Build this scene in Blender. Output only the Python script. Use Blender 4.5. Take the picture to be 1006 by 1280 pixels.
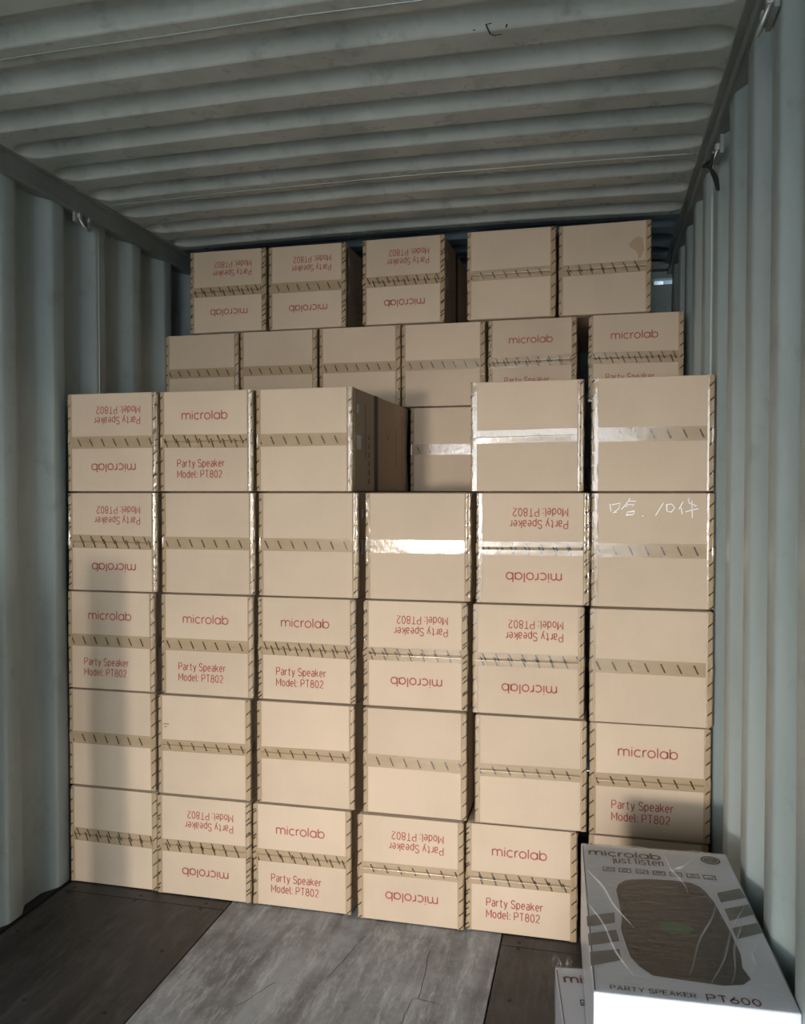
import bpy, bmesh, math, random
from mathutils import Vector, Matrix, noise
random.seed(7)
SC = bpy.context.scene
COL = SC.collection
for o in list(bpy.data.objects): bpy.data.objects.remove(o)

# ------------------------------------------------------------------ camera
H = 1.518
cd = bpy.data.cameras.new('camera'); cam = bpy.data.objects.new('camera', cd); COL.objects.link(cam)
cd.sensor_fit = 'HORIZONTAL'; cd.sensor_width = 36.0; cd.lens = 1022.0/1006.0*36.0
cd.clip_start = 0.05
cam.location = (1.9713, 0, H)
cam.rotation_euler = (math.radians(90-1.401), 0, math.radians(13.159))
SC.camera = cam
# ------------------------------------------------------------------ world, lights, exposure
W = bpy.data.worlds.new('sky'); SC.world = W; W.use_nodes = True
nt = W.node_tree; bgn = nt.nodes['Background']
bgn.inputs[0].default_value = (0.88, 0.95, 1.0, 1); bgn.inputs[1].default_value = 12.4
def area(name, loc, target, sx, sy, power, color, spread=180):
    l = bpy.data.lights.new(name, 'AREA'); l.shape = 'RECTANGLE'; l.size = sx; l.size_y = sy
    l.energy = power; l.color = color; l.spread = math.radians(spread)
    o = bpy.data.objects.new(name, l); COL.objects.link(o); o.location = loc
    o.rotation_euler = (Vector(target)-Vector(loc)).to_track_quat('-Z', 'Y').to_euler()
    return o
DOOR_Y = -3.6
p = area('door_portal', (1.17, DOOR_Y-.02, 1.345), (1.17, 3, 1.345), 2.34, 2.69, 1, (1, 1, 1)); p.data.cycles.is_portal = True
# added area lamp, in place of an unseen low warm source beyond the doors
area('added_warm_lamp', (-0.1, -5.0, 1.13), (0.85, 2.8, 0.35), 0.75, 0.45, 21, (1.0, 0.89, 0.79), 38)
SC.view_settings.view_transform = 'Standard'; SC.view_settings.look = 'None'
SC.view_settings.gamma = 1; SC.view_settings.use_curve_mapping = False
SC.view_settings.exposure = 0.40

# ------------------------------------------------------------------ materials
def mat(name, col, rough=.6, metal=0, spec=.5):
    m = bpy.data.materials.new(name); m.use_nodes = True
    b = m.node_tree.nodes['Principled BSDF']
    b.inputs['Base Color'].default_value = (*col, 1); b.inputs['Roughness'].default_value = rough
    b.inputs['Metallic'].default_value = metal; b.inputs['Specular IOR Level'].default_value = spec
    return m
class N:
    """tiny node helper"""
    def __init__(s, m): s.t = m.node_tree; s.b = s.t.nodes['Principled BSDF']
    def n(s, typ, **k):
        x = s.t.nodes.new(typ)
        for a, v in k.items(): setattr(x, a, v)
        return x
    def l(s, a, b): s.t.links.new(a, b)
    def math(s, op, a, b=None, clamp=False):
        x = s.n('ShaderNodeMath', operation=op); x.use_clamp = clamp
        for i, v in enumerate((a, b)):
            if v is None: continue
            if isinstance(v, (int, float)): x.inputs[i].default_value = v
            else: s.l(v, x.inputs[i])
        return x.outputs[0]
    def coord(s, scale=(1, 1, 1), obj=True, out='Object'):
        tc = s.n('ShaderNodeTexCoord'); mp = s.n('ShaderNodeMapping'); s.l(tc.outputs[out], mp.inputs['Vector'])
        mp.inputs['Scale'].default_value = scale
        return mp
    def randloc(s, mp):
        oi = s.n('ShaderNodeObjectInfo'); c = s.n('ShaderNodeCombineXYZ')
        r = s.math('MULTIPLY', oi.outputs['Random'], 37.0)
        s.l(r, c.inputs[0]); s.l(r, c.inputs[1]); s.l(r, c.inputs[2]); s.l(c.outputs[0], mp.inputs['Location'])
        return oi.outputs['Random']
    def noise(s, vec, scale, detail=4, rough=.55, out=0):
        x = s.n('ShaderNodeTexNoise'); x.inputs['Scale'].default_value = scale; x.inputs['Detail'].default_value = detail
        x.inputs['Roughness'].default_value = rough
        if vec: s.l(vec, x.inputs['Vector'])
        return x.outputs[out]
    def ramp(s, fac, stops):
        x = s.n('ShaderNodeValToRGB'); e = x.color_ramp.elements
        while len(e) < len(stops): e.new(.5)
        for i, (p_, c) in enumerate(stops): e[i].position = p_; e[i].color = (*c, 1)
        s.l(fac, x.inputs[0]); return x.outputs[0]
    def mix(s, fac, a, b, bt='MIX'):
        x = s.n('ShaderNodeMix', data_type='RGBA', blend_type=bt)
        for sock, v in ((x.inputs[0], fac), (x.inputs[6], a), (x.inputs[7], b)):
            if isinstance(v, (int, float)): sock.default_value = v
            elif isinstance(v, tuple): sock.default_value = (*v, 1)
            else: s.l(v, sock)
        return x.outputs[2]
    def bump(s, h, strength=.3, dist=.01):
        x = s.n('ShaderNodeBump'); x.inputs['Strength'].default_value = strength; x.inputs['Distance'].default_value = dist
        s.l(h, x.inputs['Height']); s.l(x.outputs[0], s.b.inputs['Normal'])

M = {}
def kraft(name, tint):
    m = mat(name, tint, .78, spec=.25); n = N(m)
    mp = n.coord(); rnd = n.randloc(mp)
    a = n.noise(mp.outputs[0], 3.5, 5); b = n.noise(mp.outputs[0], 160, 2)
    mp2 = n.coord((70, 70, 2)); st = n.noise(mp2.outputs[0], 1.0, 2)
    c = n.ramp(a, [(.3, tuple(x*.93 for x in tint)), (.7, tuple(x*1.05 for x in tint))])
    c = n.mix(n.math('MULTIPLY', b, .14), c, (tint[0]*.6, tint[1]*.57, tint[2]*.5))
    c = n.mix(n.math('MULTIPLY', st, .12), c, tuple(x*.75 for x in tint))
    # a little difference from carton to carton
    hsv = n.n('ShaderNodeHueSaturation'); n.l(c, hsv.inputs['Color'])
    n.l(n.math('ADD', n.math('MULTIPLY', rnd, .10), .95), hsv.inputs['Value'])
    n.l(hsv.outputs[0], n.b.inputs['Base Color'])
    n.bump(st, .08, .002)
    return m
M['kraft'] = kraft('kraft_board', (.505, .393, .290))
def tape(name, kind):
    """clear brown packing tape, dark slanting brand marks; UV.x in metres along, UV.y 0..1 across"""
    m = mat(name, (.40, .29, .165), .10 if 'edge' in kind else .16, spec=.7); n = N(m)
    uv = n.n('ShaderNodeUVMap'); sp = n.n('ShaderNodeSeparateXYZ'); n.l(uv.outputs[0], sp.inputs[0])
    oi = n.n('ShaderNodeObjectInfo')
    u, v = sp.outputs[0], sp.outputs[1]
    def marks(period, slope, w, lo, hi, seed):
        ph = n.math('MULTIPLY', oi.outputs['Random'], seed)
        q = n.math('ADD', n.math('ADD', n.math('DIVIDE', u, period), n.math('MULTIPLY', v, slope)), ph)
        f = n.math('FRACT', q)
        a = n.math('LESS_THAN', f, w)
        b = n.math('MULTIPLY', n.math('GREATER_THAN', v, lo), n.math('LESS_THAN', v, hi))
        return n.math('MULTIPLY', a, b)
    if kind == 'plain':  k = marks(.0495, -.42, .11, .20, .82, 11.3)
    elif kind == 'dense':
        k = n.math('MAXIMUM', marks(.047, -.42, .12, .32, .95, 11.3), marks(.045, -.50, .12, .06, .66, 5.7))
    elif kind == 'edge': k = marks(.047, .62, .13, .0, .50, 9.1)
    elif kind == 'edgedense': k = n.math('MAXIMUM', marks(.043, .62, .15, .0, .55, 9.1), marks(.052, .5, .12, .1, .55, 3.3))
    mp = n.coord(); nz = n.noise(mp.outputs[0], 420, 2)
    brk = n.math('GREATER_THAN', nz, .42)
    k = n.math('MULTIPLY', k, n.math('ADD', n.math('MULTIPLY', brk, .35), .62))
    big = n.noise(n.coord().outputs[0], 12, 3)
    base = n.ramp(big, [(.3, (.385, .280, .165)), (.7, (.46, .335, .205))])
    n.l(n.mix(k, base, (.035, .022, .015)), n.b.inputs['Base Color'])
    wr = n.noise(n.coord((1, 1, 1)).outputs[0], 55, 3)
    n.bump(wr, .10, .004)
    tr = n.n('ShaderNodeBsdfTransparent'); ms = n.n('ShaderNodeMixShader')
    n.l(n.math('ADD', .62, n.math('MULTIPLY', k, .35)), ms.inputs[0])
    n.l(tr.outputs[0], ms.inputs[1]); n.l(n.b.outputs[0], ms.inputs[2])
    out = n.t.nodes['Material Output']; n.l(ms.outputs[0], out.inputs['Surface'])
    return m
for k in ('plain', 'dense', 'edge', 'edgedense'): M['tape_'+k] = tape('brown_tape_'+k, k)
M['red_ink'] = mat('red_ink', (.31, .080, .068), .7, spec=.2)
M['black_tape'] = mat('black_tape', (.010, .010, .012), .6)
M['silver_label'] = mat('silver_label', (.42, .45, .46), .4, .3)
M['dark_ink'] = mat('dark_ink', (.08, .05, .035), .7)
M['chalk'] = mat('white_chalk', (.85, .85, .86), .8)
def steel(name, c0, c1, rust=.25, rough=.42, dirt=(.16, .15, .12)):
    m = mat(name, c0, rough, spec=.45); n = N(m)
    mp = n.coord((1, 1, .22)); a = n.noise(mp.outputs[0], 3.2, 7, .65)
    b = n.noise(n.coord().outputs[0], 9, 8, .7)
    c = n.ramp(a, [(.30, c1), (.62, c0)])
    d = n.ramp(b, [(.56, (0, 0, 0)), (.74, (1, 1, 1))])
    c = n.mix(n.math('MULTIPLY', d, rust), c, dirt)
    sc = n.noise(n.coord((1, 1, .05)).outputs[0], 45, 3)
    s2 = n.ramp(sc, [(.66, (0, 0, 0)), (.72, (1, 1, 1))])
    c = n.mix(n.math('MULTIPLY', s2, .10), c, tuple(min(1, x*1.5) for x in c0))
    n.l(c, n.b.inputs['Base Color'])
    n.l(n.math('ADD', n.math('MULTIPLY', b, .35), rough-.17), n.b.inputs['Roughness'])
    n.bump(b, .10, .01)
    return m
M['wall'] = steel('wall_paint', (.36, .415, .405), (.26, .305, .298), .45)
M['roof'] = steel('roof_paint', (.47, .49, .455), (.33, .35, .32), .6, .30, (.12, .12, .10))
M['rail'] = steel('rail_paint', (.22, .24, .225), (.15, .165, .155), .4)
M['bluesteel'] = steel('blue_grey_steel', (.12, .165, .20), (.06, .085, .11), .3, .32, (.05, .06, .07))
M['weld'] = mat('bright_weld', (.34, .36, .34), .4, .3)
M['ring'] = mat('galvanised_ring', (.38, .39, .37), .4, .6)
M['cord'] = mat('black_cord', (.01, .01, .01), .7)
M['seal'] = mat('black_sealant', (.012, .012, .012), .8)
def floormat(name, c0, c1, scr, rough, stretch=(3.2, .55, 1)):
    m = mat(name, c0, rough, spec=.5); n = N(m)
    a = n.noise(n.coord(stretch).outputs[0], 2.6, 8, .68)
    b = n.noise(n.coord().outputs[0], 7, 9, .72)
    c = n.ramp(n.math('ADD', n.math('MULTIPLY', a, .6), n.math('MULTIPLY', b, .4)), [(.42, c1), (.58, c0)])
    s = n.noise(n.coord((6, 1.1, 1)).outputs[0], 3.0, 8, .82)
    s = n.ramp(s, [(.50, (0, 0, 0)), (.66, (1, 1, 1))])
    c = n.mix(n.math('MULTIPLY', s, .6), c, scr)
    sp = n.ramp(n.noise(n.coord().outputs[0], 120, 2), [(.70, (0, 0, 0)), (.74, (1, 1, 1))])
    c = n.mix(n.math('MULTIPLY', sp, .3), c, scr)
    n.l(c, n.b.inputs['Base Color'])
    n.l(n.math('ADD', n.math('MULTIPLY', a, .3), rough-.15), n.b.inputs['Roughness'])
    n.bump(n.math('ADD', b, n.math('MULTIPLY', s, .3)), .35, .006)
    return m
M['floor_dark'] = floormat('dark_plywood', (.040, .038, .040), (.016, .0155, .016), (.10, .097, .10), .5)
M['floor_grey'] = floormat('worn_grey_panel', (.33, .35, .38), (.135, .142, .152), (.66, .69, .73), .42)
M['bolt'] = mat('floor_screw', (.012, .012, .012), .5, .5)
M['ground'] = mat('yard_concrete', (.26, .257, .245), .9)
M['timber'] = mat('shadow_caster_brown', (.30, .20, .12), .8)

# ------------------------------------------------------------------ mesh helpers
def link(name, me, m=None, parent=None, loc=(0, 0, 0), rot=(0, 0, 0)):
    o = bpy.data.objects.new(name, me); COL.objects.link(o); o.location = loc; o.rotation_euler = rot
    if m is not None and me is not None and not me.materials: me.materials.append(m)
    if parent: o.parent = parent
    return o
def bm_mesh(name, bm, smooth=False):
    me = bpy.data.meshes.new(name); bm.normal_update(); bm.to_mesh(me); bm.free()
    if smooth:
        for p_ in me.polygons: p_.use_smooth = True
    return me
def pyd(name, v, f, smooth=False):
    me = bpy.data.meshes.new(name); me.from_pydata(v, [], f); me.update()
    if smooth:
        for p_ in me.polygons: p_.use_smooth = True
    return me
def add_box(bm, x0, x1, y0, y1, z0, z1, r=0, seg=2):
    g = bmesh.ops.create_cube(bm, size=1)['verts']
    for v in g: v.co = Vector(((x0+x1)/2+v.co.x*(x1-x0), (y0+y1)/2+v.co.y*(y1-y0), (z0+z1)/2+v.co.z*(z1-z0)))
    if r:
        es = list({e for v in g for e in v.link_edges})
        bmesh.ops.bevel(bm, geom=es, offset=r, segments=seg, profile=.5, affect='EDGES')
def box_me(name, x0, x1, y0, y1, z0, z1, r=0, seg=2):
    bm = bmesh.new(); add_box(bm, x0, x1, y0, y1, z0, z1, r, seg); return bm_mesh(name, bm)
def tube_me(name, pts, r, n=8, closed=False):
    v, f = [], []; k = len(pts); pts = [Vector(p_) for p_ in pts]
    for i, p_ in enumerate(pts):
        a = pts[(i-1) % k] if closed or i else pts[0]; b = pts[(i+1) % k] if closed or i < k-1 else pts[-1]
        t = (b-a).normalized(); s = t.orthogonal().normalized() if i == 0 else (s-t*s.dot(t)).normalized(); q = t.cross(s)
        for j in range(n):
            an = 2*math.pi*j/n; v.append(p_+s*math.cos(an)*r+q*math.sin(an)*r)
    for i in range(k if closed else k-1):
        for j in range(n): f.append((i*n+j, i*n+(j+1) % n, ((i+1) % k)*n+(j+1) % n, ((i+1) % k)*n+j))
    if not closed: f.append(tuple(range(n))[::-1]); f.append(tuple((k-1)*n+j for j in range(n)))
    return pyd(name, v, f, True)
def empty(name, loc=(0, 0, 0), rz=0):
    o = bpy.data.objects.new(name, None); COL.objects.link(o); o.location = loc; o.rotation_euler = (0, 0, rz); o.empty_display_size = .1
    return o
def tag(o, label=None, cat=None, group=None, kind=None):
    for k, v in (('label', label), ('category', cat), ('group', group), ('kind', kind)):
        if v: o[k] = v
    return o
def strokes_me(name, paths, w, plane='xz', y=0.0, thick=.0004):
    """flat printed strokes, ribbons of width w along 2D paths, in the plane facing -Y (or +Z)"""
    v, f = [], []
    for P in paths:
        P = [Vector(p_) for p_ in P]; k = len(P)
        closed = (P[0]-P[-1]).length < 1e-6
        base = len(v)
        for i, p_ in enumerate(P):
            if closed: a, b = P[(i-1) if i else k-2], P[(i+1) if i < k-1 else 1]
            else: a, b = P[max(i-1, 0)], P[min(i+1, k-1)]
            t = (b-a).normalized(); n_ = Vector((-t.y, t.x))
            d1 = (p_-a).normalized() if (p_-a).length > 1e-9 else t
            c = max(.45, abs(Vector((-d1.y, d1.x)).dot(n_)))
            for s in (-1, 1):
                q = p_+n_*s*w/2/c
                v.append((q.x, y, q.y) if plane == 'xz' else (q.x, q.y, y))
        for i in range(k-1):
            f.append((base+2*i, base+2*i+2, base+2*i+3, base+2*i+1))
    return pyd(name, v, f)
def arc(cx, cy, rx, ry, a0, a1, n=10):
    return [(cx+rx*math.cos(math.radians(a0+(a1-a0)*i/n)), cy+ry*math.sin(math.radians(a0+(a1-a0)*i/n))) for i in range(n+1)]
def wordmark_paths():
    g = []; x = 0
    def put(ps, dx):
        nonlocal x
        for p_ in ps: g.append([(a+x, b) for a, b in p_])
        x += dx
    put([[(0, 0), (0, 1)], [(0, .6)]+arc(.37, .62, .37, .38, 180, 0)+[(.74, 0)], arc(1.11, .62, .37, .38, 180, 0)+[(1.48, 0)]], 1.86)
    put([[(0, 0), (0, 1)], [(0, 1.22), (0, 1.36)]], .34)
    put([arc(.52, .5, .5, .5, 48, 312, 18)], 1.22)
    put([[(0, 0), (0, 1)], arc(.42, .56, .42, .44, 175, 80, 7)], .68)
    put([arc(.5, .5, .5, .5, 0, 360, 24)], 1.34)
    put([[(0, 0), (0, 1.42)]], .36)
    put([arc(.5, .5, .5, .5, 0, 360, 24), [(1, 0), (1, 1)]], 1.34)
    put([arc(.5, .5, .5, .5, 0, 360, 24), [(0, 0), (0, 1.42)]], 1.0)
    return g, x
def fit_paths(paths, width, x0, y0, sy=None):
    xs = [p_[0] for P in paths for p_ in P]; s = width/(max(xs)-min(xs)); m0 = min(xs); sy = sy or s
    return [[(x0+(a-m0)*s, y0+b*sy) for a, b in P] for P in paths]
def glyphs():
    E = lambda cx, cy, rx, ry: arc(cx, cy, rx, ry, 0, 360, 16)
    P_ = [(0, 0), (0, 1), (.34, 1)]+arc(.34, .73, .22, .27, 90, -90, 7)+[(0, .46)]
    return {
     'P': ([P_], .56), 'R': ([P_, [(.28, .46), (.56, 0)]], .56),
     'a': ([[(.06, .64), (.14, .72), (.32, .72), (.42, .62), (.42, 0)], [(.42, .40), (.14, .40), (.03, .31), (.03, .10), (.12, 0), (.28, 0), (.42, .12)]], .42),
     'r': ([[(0, 0), (0, .72)], [(0, .50), (.10, .67), (.30, .72)]], .28), 't': ([[(.13, .95), (.13, .12), (.20, 0), (.34, 0)], [(0, .72), (.34, .72)]], .34),
     'y': ([[(0, .72), (.23, .02)], [(.46, .72), (.20, -.14), (.12, -.23), (.02, -.25)]], .46),
     'S': ([[(.53, .84), (.42, 1), (.15, 1), (.03, .88), (.03, .67), (.14, .56), (.43, .46), (.55, .34), (.55, .13), (.43, 0), (.13, 0), (.0, .15)]], .55),
     'p': ([[(0, -.26), (0, .72)], E(.23, .36, .23, .36)], .46), 'e': ([[(.02, .38), (.45, .38)]+arc(.23, .36, .23, .36, 10, 310, 14)], .46),
     'k': ([[(0, 0), (0, 1)], [(.40, .72), (.02, .28)], [(.16, .44), (.44, 0)]], .43), 'M': ([[(0, 0), (0, 1), (.34, .34), (.68, 1), (.68, 0)]], .68),
     'o': ([E(.23, .36, .23, .36)], .46), 'd': ([E(.23, .36, .23, .36), [(.46, 0), (.46, 1)]], .46), 'l': ([[(0, 1), (0, .12), (.07, 0), (.15, 0)]], .14),
     ':': ([[(0, .0), (0, .12)], [(0, .56), (0, .68)]], .02), 'T': ([[(.27, 0), (.27, 1)], [(0, 1), (.54, 1)]], .54),
     '8': ([E(.26, .75, .21, .25), E(.26, .26, .26, .26)], .52), '0': ([E(.25, .5, .25, .5)], .5), '2': ([arc(.26, .74, .24, .26, 165, -25, 9)+[(0, 0), (.52, 0)]], .52),
     '6': ([E(.26, .30, .26, .30), [(.02, .38), (.36, 1)]], .52), 'A': ([[(0, 0), (.32, 1), (.64, 0)], [(.11, .32), (.53, .32)]], .64),
     'Y': ([[(0, 1), (.3, .5), (.6, 1)], [(.3, .5), (.3, 0)]], .6), 'E': ([[(.48, 1), (0, 1), (0, 0), (.48, 0)], [(0, .52), (.42, .52)]], .48),
     'K': ([[(0, 0), (0, 1)], [(.52, 1), (.02, .42)], [(.19, .6), (.56, 0)]], .55), 'j': ([[(.10, .72), (.10, -.16), (0, -.25)], [(.10, .9), (.10, 1.0)]], .1),
     'u': ([[(0, .72), (0, .14), (.12, 0), (.30, 0), (.44, .14)], [(.44, .72), (.44, 0)]], .44), 's': ([[(.40, .62), (.30, .72), (.1, .72), (0, .6), (.06, .44), (.34, .32), (.42, .18), (.32, 0), (.08, 0), (0, .1)]], .42),
     'i': ([[(0, 0), (0, .72)], [(0, .9), (0, 1.0)]], .0), 'n': ([[(0, 0), (0, .72)], [(0, .5), (.12, .70), (.30, .72), (.42, .6), (.42, 0)]], .42)}
GL = glyphs()
def text_me(name, txt, width, cap, x0, y0, plane='xz', y=0.0, w=.0034):
    """even-stroke signwriter lettering, fitted to a width and a capital height"""
    P = []; x = 0
    for ch in txt:
        if ch == ' ': x += .34; continue
        g, adv = GL[ch]
        for q in g: P.append([(a+x, b) for a, b in q])
        x += adv+.24
    s_ = width/(x-.24)
    return strokes_me(name, [[(x0+a*s_, y0+b*cap) for a, b in q] for q in P], w, plane, y)
def merge_me(name, mes):
    bm = bmesh.new()
    for m_ in mes: bm.from_mesh(m_)
    return bm_mesh(name, bm)

# ================================================================== SETTING
LX, RX = -.015, 2.352; END = 4.53; ZC = 2.69
# floor: three long sheets with a cross seam in front of the cartons
fl = tag(empty('floor'), kind='structure')
def sheet(x0, x1, y0, y1, m, z=0.0):
    me = box_me('floor_sheet', x0, x1, y0, y1, z-.028, z, .0015, 1)
    return link('floor_sheet', me, m, fl)
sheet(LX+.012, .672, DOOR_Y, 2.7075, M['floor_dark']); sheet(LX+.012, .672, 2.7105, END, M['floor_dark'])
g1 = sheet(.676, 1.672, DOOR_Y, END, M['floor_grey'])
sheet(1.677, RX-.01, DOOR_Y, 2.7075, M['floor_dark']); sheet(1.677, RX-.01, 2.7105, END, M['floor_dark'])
sub = link('floor_base', box_me('floor_base', LX-.04, RX+.04, DOOR_Y, END, -.16, -.029), M['seal'], fl)
bolt = bpy.data.meshes.new('screw'); bm = bmesh.new()
bmesh.ops.create_cone(bm, cap_ends=True, segments=10, radius1=.0065, radius2=.0055, depth=.0016); bm.to_mesh(bolt); bm.free()
xs = [.040, .320, .588]
rows = [2.738, 2.698, 2.415, 2.087, 1.76]
for y_ in rows:
    for x_ in xs: link('screw', bolt, M['bolt'], fl, (x_+random.uniform(-.003, .003), y_+random.uniform(-.002, .002), .0008))
for y_ in rows[:4]:
    for x_ in (1.735, 2.02, 2.29): link('screw', bolt, M['bolt'], fl, (x_, y_, .0008))
# scrape marks and a stub of tape on the grey sheet
sc = []
for (x0, y0, x1, y1) in ((1.19, 2.50, 1.22, 2.66), (1.17, 2.40, 1.19, 2.50), (1.47, 2.36, 1.45, 2.62), (1.46, 2.36, 1.52, 2.352), (1.44, 2.2, 1.45, 2.36), (.95, 2.2, 1.02, 2.34)):
    sc.append([(x0+(x1-x0)*t/6+random.uniform(-.004, .004), y0+(y1-y0)*t/6) for t in range(7)])
tag(link('scrape_marks', strokes_me('scrape_marks', sc, .0018, 'xy', .0006), M['bolt'], fl), kind='stuff')
# walls ---------------------------------------------------------------
def corrugated(parent, xin, side, prof, y0, y1, z0, z1, m, flip=False):
    """one pressed sheet: prof(y)->recess depth 0..1, breakpoints listed"""
    ys = [y for y in prof if y0 < y[0] < y1]
    def rec(y):
        for (a, da), (b, db) in zip(prof[:-1], prof[1:]):
            if a <= y <= b: return da+(db-da)*(y-a)/(b-a)
        return 0
    pts = [(y0, rec(y0))]+ys+[(y1, rec(y1))]
    # round the folds a little
    out = [pts[0]]
    for i in range(1, len(pts)-1):
        (a, da), (b, db), (c, dc) = pts[i-1:i+2]
        t1 = min(.3, .009/max(b-a, 1e-4)); t2 = min(.3, .009/max(c-b, 1e-4))
        out += [(b+(a-b)*t1, db+(da-db)*t1), (b+(a-b)*t1*.3+(c-b)*t2*.3*1.0, db+(da-db)*t1*.3+(dc-db)*t2*.3), (b+(c-b)*t2, db+(dc-db)*t2)]
    out.append(pts[-1])
    nz = 14; v, f = [], []
    for j in range(nz+1):
        z = z0+(z1-z0)*j/nz
        for (y, d) in out:
            dent = noise.noise(Vector((y*2.1, z*1.4, side*5)))*.004
            v.append((xin+side*(d*.036+max(-.003, dent)*(1 if d > .02 else .35)), y, z))
    k = len(out)
    for j in range(nz):
        for i in range(k-1):
            q = (j*k+i, j*k+i+1, (j+1)*k+i+1, (j+1)*k+i); f.append(q if side < 0 else q[::-1])
    return link('corrugated_panel', pyd('corrugated_panel', v, f, True), m, parent)
def profile(y_start, per, flat, s1, rec_):
    P = []; y = y_start
    while y < END+1:
        P += [(y, 0), (y+flat, 0), (y+flat+s1, 1), (y+rec_, 1)]; y += per
    return P
perL = .2745; y0L = 2.715-perL*24
PL = profile(y0L, perL, .07, .055, .22)
perR = .300; y0R = 1.89-perR*20
PR = profile(y0R, perR, .09, .06, .24)
wl = tag(empty('wall_left'), kind='structure'); wr_ = tag(empty('wall_right'), kind='structure')
seamsL = [DOOR_Y, -2.45, -1.35, -.26, .83, 1.915, 3.012, 4.11, END]
for a, b in zip(seamsL[:-1], seamsL[1:]): corrugated(wl, LX, -1, PL, a, b, -.02, 2.625, M['wall'])
for s_ in seamsL[1:-1]:
    link('weld_bead', box_me('weld_bead', LX-.004, LX+.003, s_-.004, s_+.001, 0, 2.61, .001, 1), M['weld'], wl)
seamsR = [DOOR_Y, -2.6, -1.5, -.4, .7, 1.8, 2.93, 4.15, END]
for a, b in zip(seamsR[:-1], seamsR[1:]): corrugated(wr_, RX, 1, PR, a, b, -.02, 2.655, M['wall'])
for s_ in (2.93, ):
    link('weld_bead', box_me('weld_bead', RX-.003, RX+.004, s_-.001, s_+.004, 0, 2.64, .001, 1), M['wall'], wr_)
# dirt-coloured sealant strips along the floor
for s_, x_ in ((wl, LX-.02), (wr_, RX+.02)):
    link('floor_sealant', box_me('floor_sealant', x_-.02, x_+.02, DOOR_Y, END, -.03, .004), M['seal'], s_)
# end wall with corrugations, header and corner plates
we = tag(empty('wall_end'), kind='structure')
v, f = [], []; x = LX-.03; pts = []
while x < RX+.04:
    pts += [(x, 0), (x+.07, 0), (x+.12, .04), (x+.19, .04)]; x += .25
for z in (0, 2.69):
    for (a, d) in pts: v.append((a, END+d, z))
k = len(pts)
for i in range(k-1): f.append((i, i+1, k+i+1, k+i))
link('corrugated_panel', pyd('corrugated_panel', v, f), M['bluesteel'], we)
link('header_beam', box_me('header_beam', LX, RX, 4.40, END-.005, 2.657, 2.70, .003), M['rail'], we)
link('corner_plate', box_me('corner_plate', 2.215, RX+.02, 4.485, 4.525, 2.10, 2.60, .003), M['wall'], we)
link('corner_plate', box_me('corner_plate', 2.215, RX+.02, 4.45, 4.52, 2.625, 2.66, .003), M['wall'], we)
# top side rails
for nm, a, b, z0 in (('trim_1', LX-.07, LX+.018, 2.612), ('trim_2', RX-.014, RX+.07, 2.645)):
    t = tag(empty(nm), kind='structure')
    link('top_rail', box_me('top_rail', a, b, DOOR_Y, END, z0, 2.735, .004), M['rail'], t)
    lip = (b-.003, b+.006) if nm == 'trim_1' else (a-.006, a+.003)
    link('rail_lip', box_me('rail_lip', lip[0], lip[1], DOOR_Y, END, z0-.006, z0+.010, .002), M['rail'], t)
    lip = (b-.004, b+.016) if nm == 'trim_1' else (a-.020, a+.004)
    link('roof_flange', box_me('roof_flange', lip[0], lip[1], DOOR_Y, END, 2.684, 2.692, .002), M['rail'], t)
# corner posts of the door end, header and sill, leaves folded back outside
tf = tag(empty('trim_3'), kind='structure')
for a, b in ((LX-.12, LX), (RX, RX+.12)):
    link('corner_post', box_me('corner_post', a, b, DOOR_Y-.12, DOOR_Y, -.16, 2.85, .005), M['rail'], tf)
link('door_header', box_me('door_header', LX-.12, RX+.12, DOOR_Y-.12, DOOR_Y, 2.60, 2.85, .005), M['rail'], tf)
link('door_sill', box_me('door_sill', LX-.12, RX+.12, DOOR_Y-.12, DOOR_Y, -.16, 0, .005), M['rail'], tf)
gr = tag(link('ground', box_me('ground', -40, 42, -45, 40, -1.32, -1.22), M['ground']), kind='structure')
# ceiling -------------------------------------------------------------
ce = tag(empty('ceiling'), kind='structure')
TC = [2.27+.2125*k for k in range(-28, 12)]
def camber(x): return .013*(1-((x-1.17)/1.17)**2)
def roof(y0, y1, m, name='roof_panel'):
    xs = [LX+.01]
    xs += [.0+.009*i for i in range(2, 14)]+[.13+.1*i for i in range(0, 22)]+[2.243+.009*i for i in range(0, 11)]+[RX-.006]
    xs = sorted(set(round(x, 4) for x in xs)); n = max(2, int((y1-y0)/.0062)); ys = [y0+(y1-y0)*i/n for i in range(n+1)]
    v, f = [], []
    for y in ys:
        c = min(TC, key=lambda t: abs(t-y)); d = abs(y-c)
        for x in xs:
            e = min(x-.030, 2.320-x); r = .060
            if e <= 0: h = 0
            else:
                rr = r*math.sqrt(max(0, 1-(1-min(1, e/r))**2)); q = d/max(rr, 1e-5)
                xq = max(0, (1-q)/.62); h = (xq if xq < .7 else .7+.2*math.tanh((xq-.7)/.2))*min(1, (rr/r)**.8)
            w = noise.noise(Vector((x*1.5, y*2.5, 3)))*.0035
            v.append((x, y, ZC+.046*h+camber(x)+w*(.3 if abs(x-1.17) > 1.1 else 1)))
    k = len(xs)
    for j in range(len(ys)-1):
        for i in range(k-1): f.append((j*k+i, (j+1)*k+i, (j+1)*k+i+1, j*k+i+1))
    return link(name, pyd(name, v, f, True), m, ce)
sy = [1.951-1.0625*5, 1.951-1.0625*4, 1.951-1.0625*3, 1.951-1.0625*2, 1.951-1.0625, 1.951, 3.0135, 3.65]
sy[0] = DOOR_Y
for a, b in zip(sy[:-1], sy[1:]): roof(a, b, M['roof'])
roof(3.65, END, M['bluesteel'], 'roof_end_section')  # far stretch of roof, darker and bluer than the rest
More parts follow.
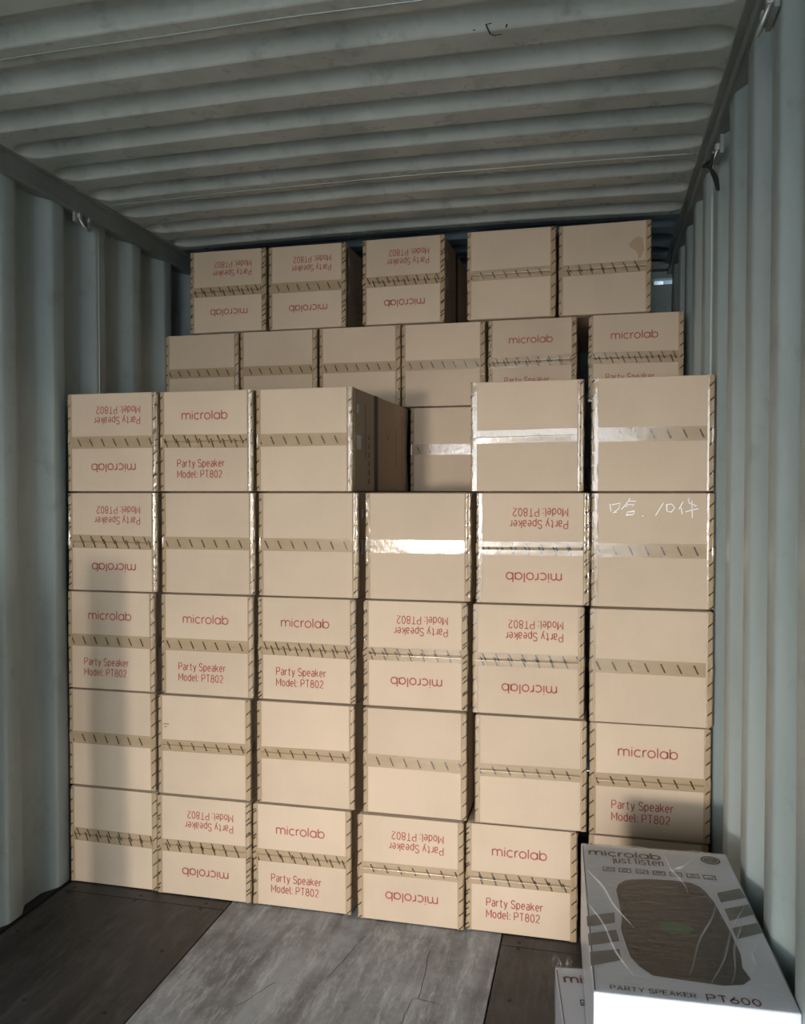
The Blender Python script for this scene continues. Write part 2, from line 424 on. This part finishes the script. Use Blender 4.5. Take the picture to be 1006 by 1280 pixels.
for s_ in (1.951, 3.0135):
    pts = [(x, s_+.002*math.sin(x*9), ZC-.0015+camber(x)) for x in [.03+.04*i for i in range(58)]]
    link('weld_bead', tube_me('weld_bead', pts, .0020, 6), M['weld'], ce)
# a scrawled bracket and small rust pits on the roof
br = [[(1.665, 2.10), (1.67, 2.105)], [(1.70, 2.085), (1.705, 2.13), (1.715, 2.14), (1.735, 2.138)], [(1.70, 2.085), (1.715, 2.082)], [(1.748, 2.11), (1.752, 2.095)]]
rb = link('scrawled_mark', strokes_me('scrawled_mark', br, .004, 'xy', 0), M['cord'], ce, (0, 0, ZC+.007))
# lashing rings
def lashing(loc, side, label):
    r = empty('lashing_ring', loc)
    tag(r, label, 'lashing ring', 'lashing rings under the top rails')
    link('base_plate', box_me('base_plate', -.003 if side > 0 else -.009, .009 if side > 0 else .003, -.05, .05, -.012, .045, .002), M['rail'], r)
    pts = [(side*(.010+.022*math.sin(a)), .030*math.cos(a)*1.0, .014-.052*math.sin(a)) for a in [math.pi*i/12 for i in range(13)]]
    link('ring', tube_me('ring', pts, .0055, 8), M['ring'], r)
    for s in (-1, 1):
        link('ring_tab', box_me('ring_tab', min(0, side*.022), max(0, side*.022), s*.030-.009, s*.030+.009, .004, .024, .003), M['ring'], r)
    return r
lashing((LX+.006, 2.885, 2.585), 1, 'bent steel lashing ring on the left wall under the roof rail')
lashing((RX-.006, 1.935, 2.555), -1, 'steel lashing ring high on the right wall near the top right corner')
lashing((RX-.006, 2.70, 2.555), -1, 'steel lashing ring on the right wall with black cord hanging from it')
cp = [(2.318, 2.66, 2.545), (2.312, 2.655, 2.50), (2.322, 2.64, 2.46), (2.33, 2.632, 2.425), (2.325, 2.640, 2.47), (2.305, 2.665, 2.51), (2.296, 2.70, 2.525), (2.32, 2.71, 2.545)]
def catmull(P, n=5):
    out = []; P = [Vector(p_) for p_ in P]
    for i in range(len(P)-1):
        a, b, c, d = P[max(i-1, 0)], P[i], P[i+1], P[min(i+2, len(P)-1)]
        for t in [j/n for j in range(n)]:
            out.append(.5*((2*b)+(-a+c)*t+(2*a-5*b+4*c-d)*t*t+(-a+3*b-3*c+d)*t**3))
    return out+[P[-1]]
tag(link('knotted_cord', tube_me('knotted_cord', catmull(cp), .0048, 6), M['cord']), 'short black cord knotted on the far lashing ring of the right wall', 'cord')

# ================================================================== CARTONS
CW, CL, CH = .370, .92, .376
def carton_meshes():
    D = {}
    # body: box with crowned top and bottom, so neighbours touch inside their edges
    bm = bmesh.new(); add_box(bm, -CW/2, CW/2, .0095, CL, .0028, CH-.0028, .005, 3)
    for up in (1, -1):
        fc = [fa for fa in bm.faces if fa.normal.z*up > .99 and fa.calc_area() > .1]
        r = bmesh.ops.inset_region(bm, faces=fc, thickness=.03, depth=0)
        for fa in fc:
            for v in fa.verts: v.co.z += .0028*up
    D['body'] = bm_mesh('carton_body', bm)
    D['flap_t'] = box_me('flap', -CW/2+.001, CW/2-.001, 0, .0100, CH/2+.0015, CH-.0032, .0035, 3)
    D['flap_b'] = box_me('flap', -CW/2+.001, CW/2-.001, .0006, .0100, .0032, CH/2-.0015, .0035, 3)
    for me in (D['body'], D['flap_t'], D['flap_b']): me.materials.append(M['kraft'])
    # centre tape: wraps round both front edges
    def plan(r=.006, wrap=.045, off=.0010, n=26):
        P = []; h = CW/2+off
        for i in range(4): P.append((-h, wrap-(wrap-r)*i/3))
        for i in range(1, 7): a = math.pi/2*i/6; P.append((-h+r-r*math.cos(a), -off+r-r*math.sin(a)))
        for i in range(1, n): P.append((-h+r+(2*h-2*r)*i/n, -off))
        for i in range(0, 7): a = math.pi/2*i/6; P.append((h-r+r*math.sin(a), -off+r-r*math.cos(a)))
        for i in range(1, 4): P.append((h, r+(wrap-r)*i/3))
        return P
    def centre(seed, tilt, width=.046, slant=0.0, wr=.0006, kind='tape_plain', crease=0):
        T = (0, .2, .38, .465, .482, .5, .518, .535, .62, .8, 1)
        P = plan(); v, f, uvs = [], [], []; nv = len(T)-1; u = 0; k = len(P)
        for i, (x, y) in enumerate(P):
            if i: u += math.dist(P[i-1], P[i])
            for j in range(nv+1):
                t = T[j]; inn = abs(t-.5) < .05; z = CH/2+(t-.5)*width+slant*x*(0 if crease and inn else 1)
                near = math.exp(-max(0, CW/2-abs(x))/.02)
                w = noise.noise(Vector((x*26, t*3+seed*9, seed)))*wr+abs(noise.noise(Vector((x*70, t*5, seed+4))))*.0016*near
                bulge = (.0016*max(0, 1-abs(t-.46)/.46) if t < .5 else .0004) if tilt == 'half' else tilt*t
                if y < .004: yy = y-max(0, w)-abs(bulge)*(1-near)
                else: yy = y
                if crease and y < .004: yy += crease*(1 if abs(t-.5) < .001 else .85 if abs(t-.5) < .02 else 0)
                sx = (x/abs(x))*max(0, w)*.8 if y >= .004 else 0
                v.append((x+sx, yy, z)); uvs.append((u, 1-t))
        for i in range(k-1):
            for j in range(nv): f.append((i*(nv+1)+j, (i+1)*(nv+1)+j, (i+1)*(nv+1)+j+1, i*(nv+1)+j+1))
        me = pyd('centre_tape', v, f, True); l = me.uv_layers.new(name='UVMap')
        for lp in me.loops: l.data[lp.index].uv = uvs[lp.vertex_index]
        me.materials.append(M[kind]); return me
    D['ct'] = [centre(1, 0), centre(2, 0, .044, .012, .0006, 'tape_plain', .0065), centre(3, 0, .050, -.01, .0009, 'tape_dense', .0085), centre(4, 0, .046, .006, .0008, 'tape_dense', .0085),
               centre(5, 'half', .044, .012, .0003), centre(6, .0015, .046, 0, .0006)]
    def edge(seed, side, amp, kind, fw=.021, bub=0):
        # cross profile: front strip, rounded corner, side strip
        pr = []; r = .0055; off = .0018; h = CW/2+off
        NF = 8
        for i in range(NF):
            d = (fw-r)*(1-i/(NF-1)); lift = bub*min(d/.009, (fw-r-d)/(fw-r-.009)) if bub else 0
            pr.append((h-r-d, -off-lift, .12 if bub and 0 < i else 0))
        for i in range(1, 7): a = math.pi/2*i/6; pr.append((h-r+r*math.sin(a), -off+r-r*math.cos(a), 1))
        for i in range(1, 4): pr.append((h, r+(.028-r)*i/3, .12))
        nz = 56; v, f, uvs = [], [], []; k = len(pr)
        cum = [0]
        for a, b in zip(pr[:-1], pr[1:]): cum.append(cum[-1]+math.dist(a[:2], b[:2]))
        for j in range(nz+1):
            z = .0045+(CH-.009)*j/nz
            kink = math.exp(-((z-CH/2)/.02)**2)*.0015
            for i, (x, y, c) in enumerate(pr):
                w = (abs(noise.noise(Vector((i*.22, z*42, seed))))*amp*(.15+c)+abs(noise.noise(Vector((i*.5, z*16, seed+7))))*amp*c*1.2+kink*c)
                a = math.atan2(-(y-r+off), max(0, x-(h-r))) if c == 1 else (math.pi/2 if i < NF else 0)
                nx, ny = math.cos(a), -math.sin(a)
                v.append((side*(x+nx*w), y+ny*w, z)); uvs.append((z, (1-cum[i]/cum[-1]) if side < 0 else (1-cum[i]/cum[-1])))
        for j in range(nz):
            for i in range(k-1):
                q = (j*k+i, j*k+i+1, (j+1)*k+i+1, (j+1)*k+i); f.append(q if side > 0 else q[::-1])
        # UV.y: 0 at the corner.. so that marks sit at the fold
        me = pyd('edge_tape', v, f, True); l = me.uv_layers.new(name='UVMap')
        tot = cum[-1]
        for lp in me.loops:
            uu = uvs[lp.vertex_index]; d = (1-uu[1])*tot           # distance from the inner rim
            vv = max(0, min(1, (.0215-d)/.032)) if d < .0215 else 0.0
            l.data[lp.index].uv = (uu[0] if side > 0 else uu[0]+.01, vv if side > 0 else .5-vv if vv < .5 else 0.9)
        me.materials.append(M[kind]); return me
    D['eR'] = [edge(1, 1, .0016, 'tape_edge', .021, .0009), edge(2, 1, .0040, 'tape_edge', .022, .0026), edge(3, 1, .0034, 'tape_edgedense', .021, .0020)]
    D['eL'] = [edge(4, -1, .0010, 'tape_edge', .018), edge(5, -1, .0024, 'tape_edge', .020), edge(6, -1, .0022, 'tape_edgedense', .019)]
    # printing
    wp, _ = wordmark_paths()
    lp = fit_paths(wp, .182, -.096, .269)
    yy = -.0003
    D['logo'] = strokes_me('printed_logo', lp, .0044, y=yy)
    D['text'] = merge_me('printed_text', [text_me('t1', 'Party Speaker', .190, .0262, -.116, .094, y=yy), text_me('t2', 'Model: PT802', .180, .0262, -.116, .054, y=yy)])
    def flip(me, n):
        m2 = me.copy(); m2.name = n
        for v in m2.vertices: v.co.x = -v.co.x; v.co.z = CH-v.co.z
        return m2
    D['logo_f'] = flip(D['logo'], 'printed_logo_flipped'); D['text_f'] = flip(D['text'], 'printed_text_flipped')
    for k in ('logo', 'text', 'logo_f', 'text_f'): D[k].materials.append(M['red_ink'])
    return D
CM = carton_meshes()
def carton(x, y, z, w, h, rz, kind, ct, el, er, label, group='brown cartons stacked in the container'):
    r = empty('carton', (x, y, z), math.radians(rz)); r.scale = (w/CW, 1, h/CH)
    tag(r, label, 'carton', group)
    link('carton_body', CM['body'], None, r)
    link('flap', CM['flap_t'], None, r); link('flap', CM['flap_b'], None, r)
    link('centre_tape', CM['ct'][ct], None, r)
    link('edge_tape', CM['eL'][el], None, r); link('edge_tape', CM['eR'][er], None, r)
    if kind == 'up': link('printed_logo', CM['logo'], None, r); link('printed_text', CM['text'], None, r)
    if kind == 'down': link('printed_logo', CM['logo_f'], None, r); link('printed_text', CM['text_f'], None, r)
    return r
ZR = {1: (0, .379), 2: (.379, .7575), 3: (.7575, 1.138), 4: (1.138, 1.5175), 5: (1.5175, 1.894), 6: (1.894, 2.262), 7: (2.262, 2.646)}
# id: x, y, w, yaw, print, centre tape, left edge, right edge, label
C_ = {
 '11': (.181, 2.777, .369, .0, 'blank', 2, 0, 1, 'blank brown carton in the bottom row against the left wall, vertical shadow on it'),
 '12': (.563, 2.769, .374, .1, 'down', 3, 2, 2, 'carton with upside-down red lettering, second from left in the bottom row'),
 '13': (.947, 2.773, .371, .1, 'up', 3, 2, 0, 'carton with upright red lettering, third from left in the bottom row'),
 '14': (1.352, 2.764, .376, .1, 'down', 1, 1, 0, 'carton with upside-down red lettering, fourth from left in the bottom row'),
 '15': (1.736, 2.775, .371, .1, 'up', 3, 2, 1, 'carton with upright red lettering on the floor, next to the white cartons'),
 '16': (2.150, 2.770, .374, .1, 'blank', 0, 0, 0, 'carton in the bottom row almost hidden behind the white shrink-wrapped carton'),
 '21': (.176, 2.781, .366, .0, 'blank', 0, 0, 0, 'blank brown carton against the left wall, second row from the floor'),
 '22': (.564, 2.773, .370, .1, 'blank', 1, 0, 0, 'blank carton second from left in second row up, small dark scribble top left'),
 '23': (.961, 2.776, .369, .1, 'blank', 1, 0, 0, 'blank carton third from left in the second row from the floor'),
 '24': (1.365, 2.773, .367, -.1, 'blank', 0, 0, 0, 'blank carton fourth from left in the second row from the floor'),
 '25': (1.766, 2.772, .371, .1, 'blank', 1, 0, 0, 'blank carton fifth from left in the second row from the floor'),
 '26': (2.153, 2.767, .376, .1, 'up', 1, 1, 0, 'carton with upright red lettering half in shadow, just above the white carton'),
 '31': (.177, 2.779, .367, .0, 'up', 0, 0, 1, 'shaded carton with upright red lettering against left wall, third row up'),
 '32': (.576, 2.778, .367, -.1, 'up', 0, 0, 1, 'carton with upright red lettering, second from left in third row up'),
 '33': (.964, 2.783, .367, .1, 'up', 2, 2, 2, 'carton with upright red lettering, third from left in third row up'),
 '34': (1.365, 2.782, .368, .1, 'down', 3, 2, 2, 'carton with upside-down red lettering, fourth from left in third row up'),
 '35': (1.757, 2.774, .370, .1, 'down', 3, 0, 0, 'carton with upside-down red lettering, fifth from left in third row up'),
 '36': (2.153, 2.754, .380, .0, 'blank', 0, 0, 0, 'blank carton by the right wall in the third row from the floor'),
 '41': (.191, 2.771, .372, .1, 'down', 2, 2, 1, 'carton with upside-down red lettering against left wall, fourth row up'),
 '42': (.582, 2.777, .369, .1, 'blank', 0, 0, 1, 'blank carton second from left in the fourth row from the floor'),
 '43': (.974, 2.774, .372, .1, 'blank', 0, 0, 1, 'blank carton third from left in the fourth row from the floor'),
 '44': (1.375, 2.777, .371, .1, 'blank', 0, 0, 1, 'blank carton fourth from left in fourth row up, tape glinting at its right'),
 '45': (1.771, 2.769, .372, .1, 'down', 3, 2, 2, 'carton with upside-down red lettering, left of the one with white handwriting'),
 '46': (2.156, 2.762, .377, .0, 'blank', 0, 1, 0, 'brown carton with white handwriting by the right wall, fourth row up'),
 '51': (.200, 2.761, .374, .0, 'down', 5, 0, 2, 'carton with upside-down red lettering, top of the stack against left wall'),
 '52': (.578, 2.775, .367, .0, 'up', 2, 0, 1, 'carton with upright red lettering on top of second column from left'),
 '53': (.957, 2.781, .364, -1.3, 'blank', 0, 0, 1, 'blank carton showing its long dark right side with black tape bands'),
 '54': (1.361, 3.559, .368, .0, 'blank', 0, 0, 0, 'blank carton pushed back in the gap between two front cartons'),
 '55': (1.751, 2.773, .371, -.1, 'blank', 4, 1, 0, 'blank carton with a bright glare band along its centre tape'),
 '56': (2.154, 2.760, .376, -.1, 'blank', 0, 1, 0, 'blank carton by the right wall, fifth row up, above the handwriting'),
 '61': (.170, 3.552, .368, .0, 'blank', 0, 0, 1, 'blank set-back carton nearest the left wall in the sixth row'),
 '62': (.554, 3.549, .371, .1, 'blank', 0, 0, 1, 'blank set-back carton, second from left in the sixth row'),
 '63': (.943, 3.547, .373, .1, 'blank', 0, 0, 1, 'blank set-back carton, third from left in the sixth row'),
 '64': (1.322, 3.555, .368, .0, 'blank', 0, 0, 1, 'blank set-back carton, fourth from left in the sixth row'),
 '65': (1.710, 3.551, .370, -.1, 'up', 3, 2, 2, 'carton with red name lettering in sixth row, glare on its tape'),
 '66': (2.137, 3.542, .377, -.1, 'up', 2, 2, 0, 'carton with red name lettering in sixth row, beside the right wall'),
 '71': (.306, 3.547, .374, .1, 'down', 3, 2, 2, 'leftmost carton of the top row, upside-down red lettering'),
 '72': (.693, 3.553, .366, .0, 'down', 0, 0, 2, 'second carton from left in the top row, upside-down red lettering'),
 '73': (1.145, 3.547, .370, -1.0, 'down', 3, 2, 2, 'middle carton of the top row with gaps both sides, upside-down lettering'),
 '74': (1.620, 3.542, .374, .0, 'blank', 1, 0, 1, 'blank top-row carton, left one of the close pair under the roof'),
 '75': (2.009, 3.549, .372, -1.0, 'blank', 3, 0, 0, 'blank top-row carton at the far right with a brown stain'),
}
CT = {}
for k, (x, y, w, rz, kind, ct, el, er, label) in C_.items():
    z0, z1 = ZR[int(k[0])]
    grp = 'cartons in the set-back upper rows' if k[0] in '67' or k == '54' else 'cartons of the front stack'
    CT[k] = carton(x, y, z0, w, z1-z0, rz, kind, ct, el, er, label, grp)
# side bands, labels and faint print on the cartons whose right side shows
for k in ('53', '43', '73', '72'):
    r = CT[k]; xs = CW/2+.0012
    link('black_side_tape', box_me('black_side_tape', xs-.001, xs, .275, .325, .004, CH-.004), M['black_tape'], r)
    # ragged far tape
    v, f = [], []
    for j in range(25):
        z = .004+(CH-.008)*j/24; e = .80+.012*math.cos(j/24*math.pi*2)+random.uniform(-.003, .003)
        v += [(xs, e, z), (xs, CL, z)]
    for j in range(24): f.append((2*j, 2*j+1, 2*j+3, 2*j+2))
    link('black_side_tape', pyd('black_side_tape', v, f), M['black_tape'], r)
    link('silver_label', box_me('silver_label', xs-.001, xs+.0004, .055, .105, .155, .205), M['silver_label'], r)
    link('silver_label', box_me('silver_label', xs-.001, xs+.0004, .060, .085, .285, .315), M['silver_label'], r)
    P = []
    for q in range(6): P += [arc(.20, .04+q*.033, .008, .007, 0, 360, 10)]
    P += [[(.155, .12), (.155, .33)], [(.60, .10), (.60, .26)], [(.44, .26), (.47, .21), (.50, .24)], [(.70, .05), (.70, .33)]]
    me = strokes_me('side_print', P, .004)
    for vv in me.vertices: vv.co = Vector((xs+.0004, vv.co.x, vv.co.z))
    tag(link('side_print', me, M['dark_ink'], r), kind='stuff')
# white handwriting on carton 46
def hand(r, P, w, m, name, y=-.0006): link(name, strokes_me(name, P, w, y=y), m, r)
def px46(x, y): return (-CW/2+(x/1006*140+750-739.5)/152.0*CW, CH*(1-(615+y/359*50-616.5)/144.5))
HW = [[(85, 115), (95, 185)], [(100, 125), (180, 108), (165, 160), (108, 200)], [(110, 198), (150, 188)],
      [(270, 65), (235, 115), (190, 165)], [(262, 90), (325, 92)], [(240, 122), (310, 120), (285, 140)], [(245, 185), (235, 215), (300, 210), (310, 180), (250, 188)], [(225, 140), (245, 132)],
      [(380, 218), (392, 228)], [(570, 105), (500, 218)], [(600, 120), (602, 178), (640, 186), (672, 150), (645, 115), (600, 120)],
      [(745, 95), (708, 162)], [(728, 145), (738, 205)], [(790, 65), (800, 108), (870, 132), (840, 140)], [(765, 185), (830, 165), (880, 155)], [(822, 85), (828, 238)], [(800, 62), (785, 80)]]
for i0, i1 in ((0, 8), (8, 9), (9, 10), (10, 11), (11, 17)):
    hand(CT['46'], [[px46(*q) for q in s] for s in HW[i0:i1]], .0026, M['chalk'], 'handwritten_character')
# brown stain on 75, scribble on 22
M['stain'] = mat('brown_stain', (.37, .26, .17), .8, spec=.2)
me = pyd('stain', [(CW*(a-.5), -.0004, CH*b) for a, b in ((.80, .78), (.86, .82), (.91, .80), (.93, .68), (.90, .60), (.87, .58), (.85, .66), (.79, .70), (.76, .74))], [tuple(range(9))])
link('stain', me, M['stain'], CT['75'])
hand(CT['22'], [[(-.165, .262), (-.158, .268), (-.152, .262), (-.147, .268), (-.143, .262)], [(-.163, .256), (-.150, .254)]], .0022, M['dark_ink'], 'scribble')

# ================================================================== WHITE CARTONS
def whitemat(name, c):
    m = mat(name, c, .38, spec=.5); n = N(m)
    a = n.noise(n.coord().outputs[0], 6, 4)
    n.l(n.ramp(a, [(.3, tuple(x*.95 for x in c)), (.7, c)]), n.b.inputs['Base Color']); return m
M['white_board'] = whitemat('white_board', (.74, .77, .84))
M['grey_print'] = mat('grey_print', (.17, .17, .165), .4)
M['pale_print'] = mat('pale_grey_print', (.36, .36, .36), .4)
M['char_print'] = mat('charcoal_print', (.030, .029, .028), .38)
M['char_print2'] = mat('charcoal_print_side', (.022, .022, .026), .38)
M['mid_print'] = mat('dark_print_panel', (.045, .042, .038), .4)
M['letter_dark'] = mat('grey_lettering', (.035, .03, .03), .45)
M['letter_red'] = mat('dark_red_lettering', (.16, .035, .05), .45)
M['icon'] = mat('navy_icon_print', (.07, .08, .17), .45)
M['green_print'] = mat('green_glow_print', (.05, .17, .08), .5)
def film():
    m = mat('clear_wrap', (1, 1, 1), .16); n = N(m); t = n.t
    gl = n.n('ShaderNodeBsdfGlossy'); gl.inputs['Roughness'].default_value = .13; gl.inputs['Color'].default_value = (1, 1, 1, 1)
    tr = n.n('ShaderNodeBsdfTransparent'); tr.inputs['Color'].default_value = (.975, .975, .975, 1)
    mp = n.coord((3, 1, 3)); mp.inputs['Rotation'].default_value = (0, 0, .6)
    w = n.noise(mp.outputs[0], 7, 6, .7); w2 = n.noise(n.coord((1, 4, 2)).outputs[0], 11, 5, .75)
    h = n.math('ADD', w, n.math('MULTIPLY', w2, .7))
    bp_ = n.n('ShaderNodeBump'); bp_.inputs['Strength'].default_value = .55; bp_.inputs['Distance'].default_value = .012
    n.l(h, bp_.inputs['Height']); n.l(bp_.outputs[0], gl.inputs['Normal'])
    fr = n.n('ShaderNodeFresnel'); fr.inputs['IOR'].default_value = 1.5; n.l(bp_.outputs[0], fr.inputs['Normal'])
    ms = n.n('ShaderNodeMixShader'); n.l(n.math('MULTIPLY', fr.outputs[0], .6, True), ms.inputs[0])
    n.l(tr.outputs[0], ms.inputs[1]); n.l(gl.outputs[0], ms.inputs[2])
    n.l(ms.outputs[0], t.nodes['Material Output'].inputs['Surface']); return m
M['film'] = film()
def crease_mat():
    m = mat('wrap_crease', (.75, .76, .78), .12, spec=.9); n = N(m); tr = n.n('ShaderNodeBsdfTransparent'); ms = n.n('ShaderNodeMixShader'); ms.inputs[0].default_value = .33
    n.l(tr.outputs[0], ms.inputs[1]); n.l(n.b.outputs[0], ms.inputs[2]); n.l(ms.outputs[0], n.t.nodes['Material Output'].inputs['Surface']); return m
M['crease'] = crease_mat()
WW, WL, WT = .376, .679, .275
K = .9237
def white_carton(loc, rz, label, lower=False, seed=0):
    r = empty('white_carton', loc, rz); tag(r, label, 'carton', 'white retail cartons')
    link('carton_body', box_me('carton_body', -WW/2, WW/2, -WL/2, WL/2, 0.002, WT-.002, .004, 3), M['white_board'], r)
    zt = WT-.0018
    def flat(name, pts, m, z=0.0): return link(name, pyd(name, [(a*K, b*K, zt+z) for a, b in pts], [tuple(range(len(pts)))]), m, r)
    wp, _ = wordmark_paths()
    def S(name, paths, w, m, z=.0006): return link(name, strokes_me(name, [[(a*K, b*K) for a, b in P] for P in paths], w, 'xy', zt+z), m, r)
    S('printed_logo', fit_paths(wp, .196, -.183, .296, .026), .0056, M['letter_red'] if lower else M['letter_dark'])  # same print; the lower logo's red puts its lighting and film into the colour
    link('slogan_text', text_me('slogan_text', 'just listen', .136*K, .036*K, -.120*K, .256*K, 'xy', zt+.0006, .0036), M['letter_dark'], r)
    # seven feature icons
    ic = [(-.135, .210), (-.092, .211), (-.046, .211), (-.001, .211), (.043, .211), (.087, .210), (.130, .209)]
    for i, (a, b) in enumerate(ic):
        P = [[(a-.015, b-.011), (a+.015, b-.011), (a+.015, b+.011), (a-.015, b+.011), (a-.015, b-.011)]]
        P += [[[(a-.010, b-.005), (a-.002, b+.006), (a+.010, b-.004)]], [arc(a, b, .007, .006, 0, 360, 10)], [[(a-.011, b+.002), (a+.002, b-.004), (a+.011, b+.005)]],
              [[(a-.010, b), (a+.010, b)], [(a-.010, b+.005), (a+.010, b+.005)]], [arc(a, b, .008, .004, 0, 180, 8), [(a-.008, b), (a+.008, b-.003)]],
              [[(a-.009, b-.004), (a+.009, b-.004)], [(a-.006, b+.004), (a+.006, b+.004)]], [[(a-.008, b-.004), (a+.008, b-.004), (a+.008, b+.003)]]][i]
        S('feature_icon', P, .0032, M['icon'])
    # seal: ring with a dark disc
    S('round_seal', [arc(.152, .318, .024, .024, 0, 360, 24), arc(.152, .318, .015, .013, 0, 360, 16), [(.142, .314), (.150, .322), (.158, .314), (.163, .322)]], .005, M['letter_dark'])
    flat('round_seal_disc', arc(.152, .318, .022, .022, 0, 345, 22), M['pale_print'], .0004)
    # stripes either side of the speaker picture
    for q in (((-.206, -.058), (-.137, -.026), (-.139, -.076), (-.206, -.107)), ((-.206, -.139), (-.139, -.109), (-.135, -.158), (-.206, -.191)), ((-.205, -.217), (-.138, -.192), (-.136, -.237), (-.205, -.272)),
              ((.133, .123), (.197, .160), (.201, .110), (.133, .072)), ((.135, .040), (.200, .075), (.201, .025), (.136, -.018)), ((.135, -.051), (.200, -.015), (.201, -.061), (.135, -.101))):
        flat('printed_stripe', q, M['grey_print'], .0004)
    # picture of the speaker
    outline = [(-.122, .046), (-.124, .09), (-.116, .125), (-.098, .150), (-.078, .160), (-.03, .170), (.03, .174), (.075, .168), (.095, .150), (.106, .120), (.117, .069), (.121, .010), (.127, -.063), (.130, -.166), (.122, -.220), (.130, -.262), (.110, -.285), (.068, -.296), (-.02, -.290), (-.075, -.285), (-.100, -.255), (-.116, -.220), (-.124, -.145), (-.127, -.10), (-.121, -.053)]
    flat('speaker_picture', outline, M['char_print'], .0004)
    flat('speaker_grille_print', [(-.098, .120), (-.03, .145), (.02, .148), (.045, .06), (.05, -.05), (.04, -.16), (.02, -.215), (-.05, -.225), (-.085, -.19), (-.104, -.10), (-.100, .0)], M['mid_print'], .0007)
    flat('speaker_side_print', [(.036, .150), (.056, .150), (.070, .0), (.095, -.10), (.118, -.20), (.112, -.275), (.03, -.275), (.055, -.17), (.062, -.05), (.050, .06)], M['char_print2'], .0008)
    flat('speaker_light_print', [(-.03, -.055), (.0, -.047), (.03, -.057), (.045, -.075), (.028, -.10), (-.012, -.106), (-.034, -.085)], M['green_print'], .0010)
    gl = []
    for i in range(9): gl.append([(-.09+.02*math.sin(i*2.2)+t*.028, .11-.036*i+.007*math.sin(t*1.7+i)) for t in range(5)])
    S('speaker_relief_print', gl, .003, M['char_print'], .0009)
    link('caption_text', text_me('caption_text', 'PARTY SPEAKER', .172*K, .0145*K, -.168*K, -.351*K, 'xy', zt+.0006, .0020), M['letter_dark'], r)
    link('model_text', text_me('model_text', 'PT600', .104*K, .022*K, .026*K, -.356*K, 'xy', zt+.0006, .0032), M['letter_red'], r)
    S('edge_line', [[(-.2005, .355), (-.2005, -.361)]], .0028, M['icon'], .0003)
    # clear shrink wrap with wrinkles, loose at the corners
    bm = bmesh.new(); add_box(bm, -WW/2-.001, WW/2+.001, -WL/2-.001, WL/2+.001, .0015, WT+.0005, .005, 2)
    bmesh.ops.subdivide_edges(bm, edges=[e for e in bm.edges if e.calc_length() > .1], cuts=26, use_grid_fill=True)
    for v in bm.verts:
        c = v.co; n1 = noise.noise(Vector((c.x*14+c.y*9, c.y*5-c.x*6, c.z*9+seed))); n2 = abs(noise.noise(Vector((c.x*38, c.y*16, c.z*30+seed+5))))
        d = max(0, n1)*.003+n2*.0015
        nn = Vector((c.x/(WW/2), c.y/(WL/2), (c.z-WT/2)/(WT/2))); k = max(abs(nn.x), abs(nn.y), abs(nn.z))
        nn = Vector((nn.x if abs(nn.x) > .985 else 0, nn.y if abs(nn.y) > .985 else 0, nn.z if nn.z > .985 else 0))
        v.co += nn*d
    link('clear_wrap', bm_mesh('clear_wrap', bm, True), M['film'], r)
    # standing creases in the wrap
    if not lower:
        for (x0, y0, x1, y1) in ((.133, .10, .0, -.27), (.19, .08, .045, -.30), (.165, .0, .085, -.29), (-.19, .19, -.10, -.10), (.02, .33, .06, .10), (-.20, .02, -.12, -.30), (.10, .30, .02, .20), (.175, -.10, .14, -.25)):
            v, f = [], []; L = math.hypot(x1-x0, y1-y0); nx, ny = -(y1-y0)/L, (x1-x0)/L
            for i in range(15):
                t = i/14; hh = .0045*math.sin(math.pi*t)+.0005; wv = .004*math.sin(t*9+x0*40)
                cx_, cy_ = (x0+(x1-x0)*t+nx*wv)*K, (y0+(y1-y0)*t+ny*wv)*K; wd = .0022*math.sin(math.pi*t)+.0006
                v += [(cx_-nx*wd, cy_-ny*wd, WT+.001), (cx_, cy_, WT+.001+hh), (cx_+nx*wd, cy_+ny*wd, WT+.001)]
            for i in range(14): f += [(3*i, 3*i+3, 3*i+4, 3*i+1), (3*i+1, 3*i+4, 3*i+5, 3*i+2)]
            link('wrap_crease', pyd('wrap_crease', v, f), M['crease'], r)
    if lower:
        # crumpled ear of film at the rear left corner
        v, f = [], []
        for j in range(5):
            for i in range(7):
                t = i/6; s = j/4
                v.append((-WW/2-.012+.055*t, WL/2+.004+.022*s*(1-t)+.006*math.sin(i*2.1+j), WT-.012+.02*math.sin(i*1.7+j*1.3)*s+.016*s))
        for j in range(4):
            for i in range(6): f.append((j*7+i, j*7+i+1, j*7+i+8, j*7+i+7))
        link('film_ear', pyd('film_ear', v, f, True), M['film'], r)
    return r
a2 = math.radians(7.2); cx = 1.880+math.cos(a2)*WW/2+math.sin(a2)*WL/2; cy = 2.149+math.sin(a2)*WW/2-math.cos(a2)*WL/2
white_carton((cx, cy, 0), a2, 'lower white carton on the floor, mostly hidden under the shrink-wrapped one on top', True, 3)
white_carton((2.148, 1.947, .2795), math.radians(2.75), 'white shrink-wrapped carton with a printed speaker picture lying flat at lower right')

# unseen post, added only to drop a soft shadow on the left column
tp = tag(empty('shadow_caster', (.154, 1.80, 0)), 'added unseen post by the left wall, throwing the soft vertical shadow on the leftmost cartons', 'post')
link('post', box_me('post', -.07, .07, -.05, .05, .03, 1.24, .006), M['timber'], tp)
link('foot_block', box_me('foot_block', -.10, .10, -.09, .09, 0, .03, .004), M['timber'], tp)
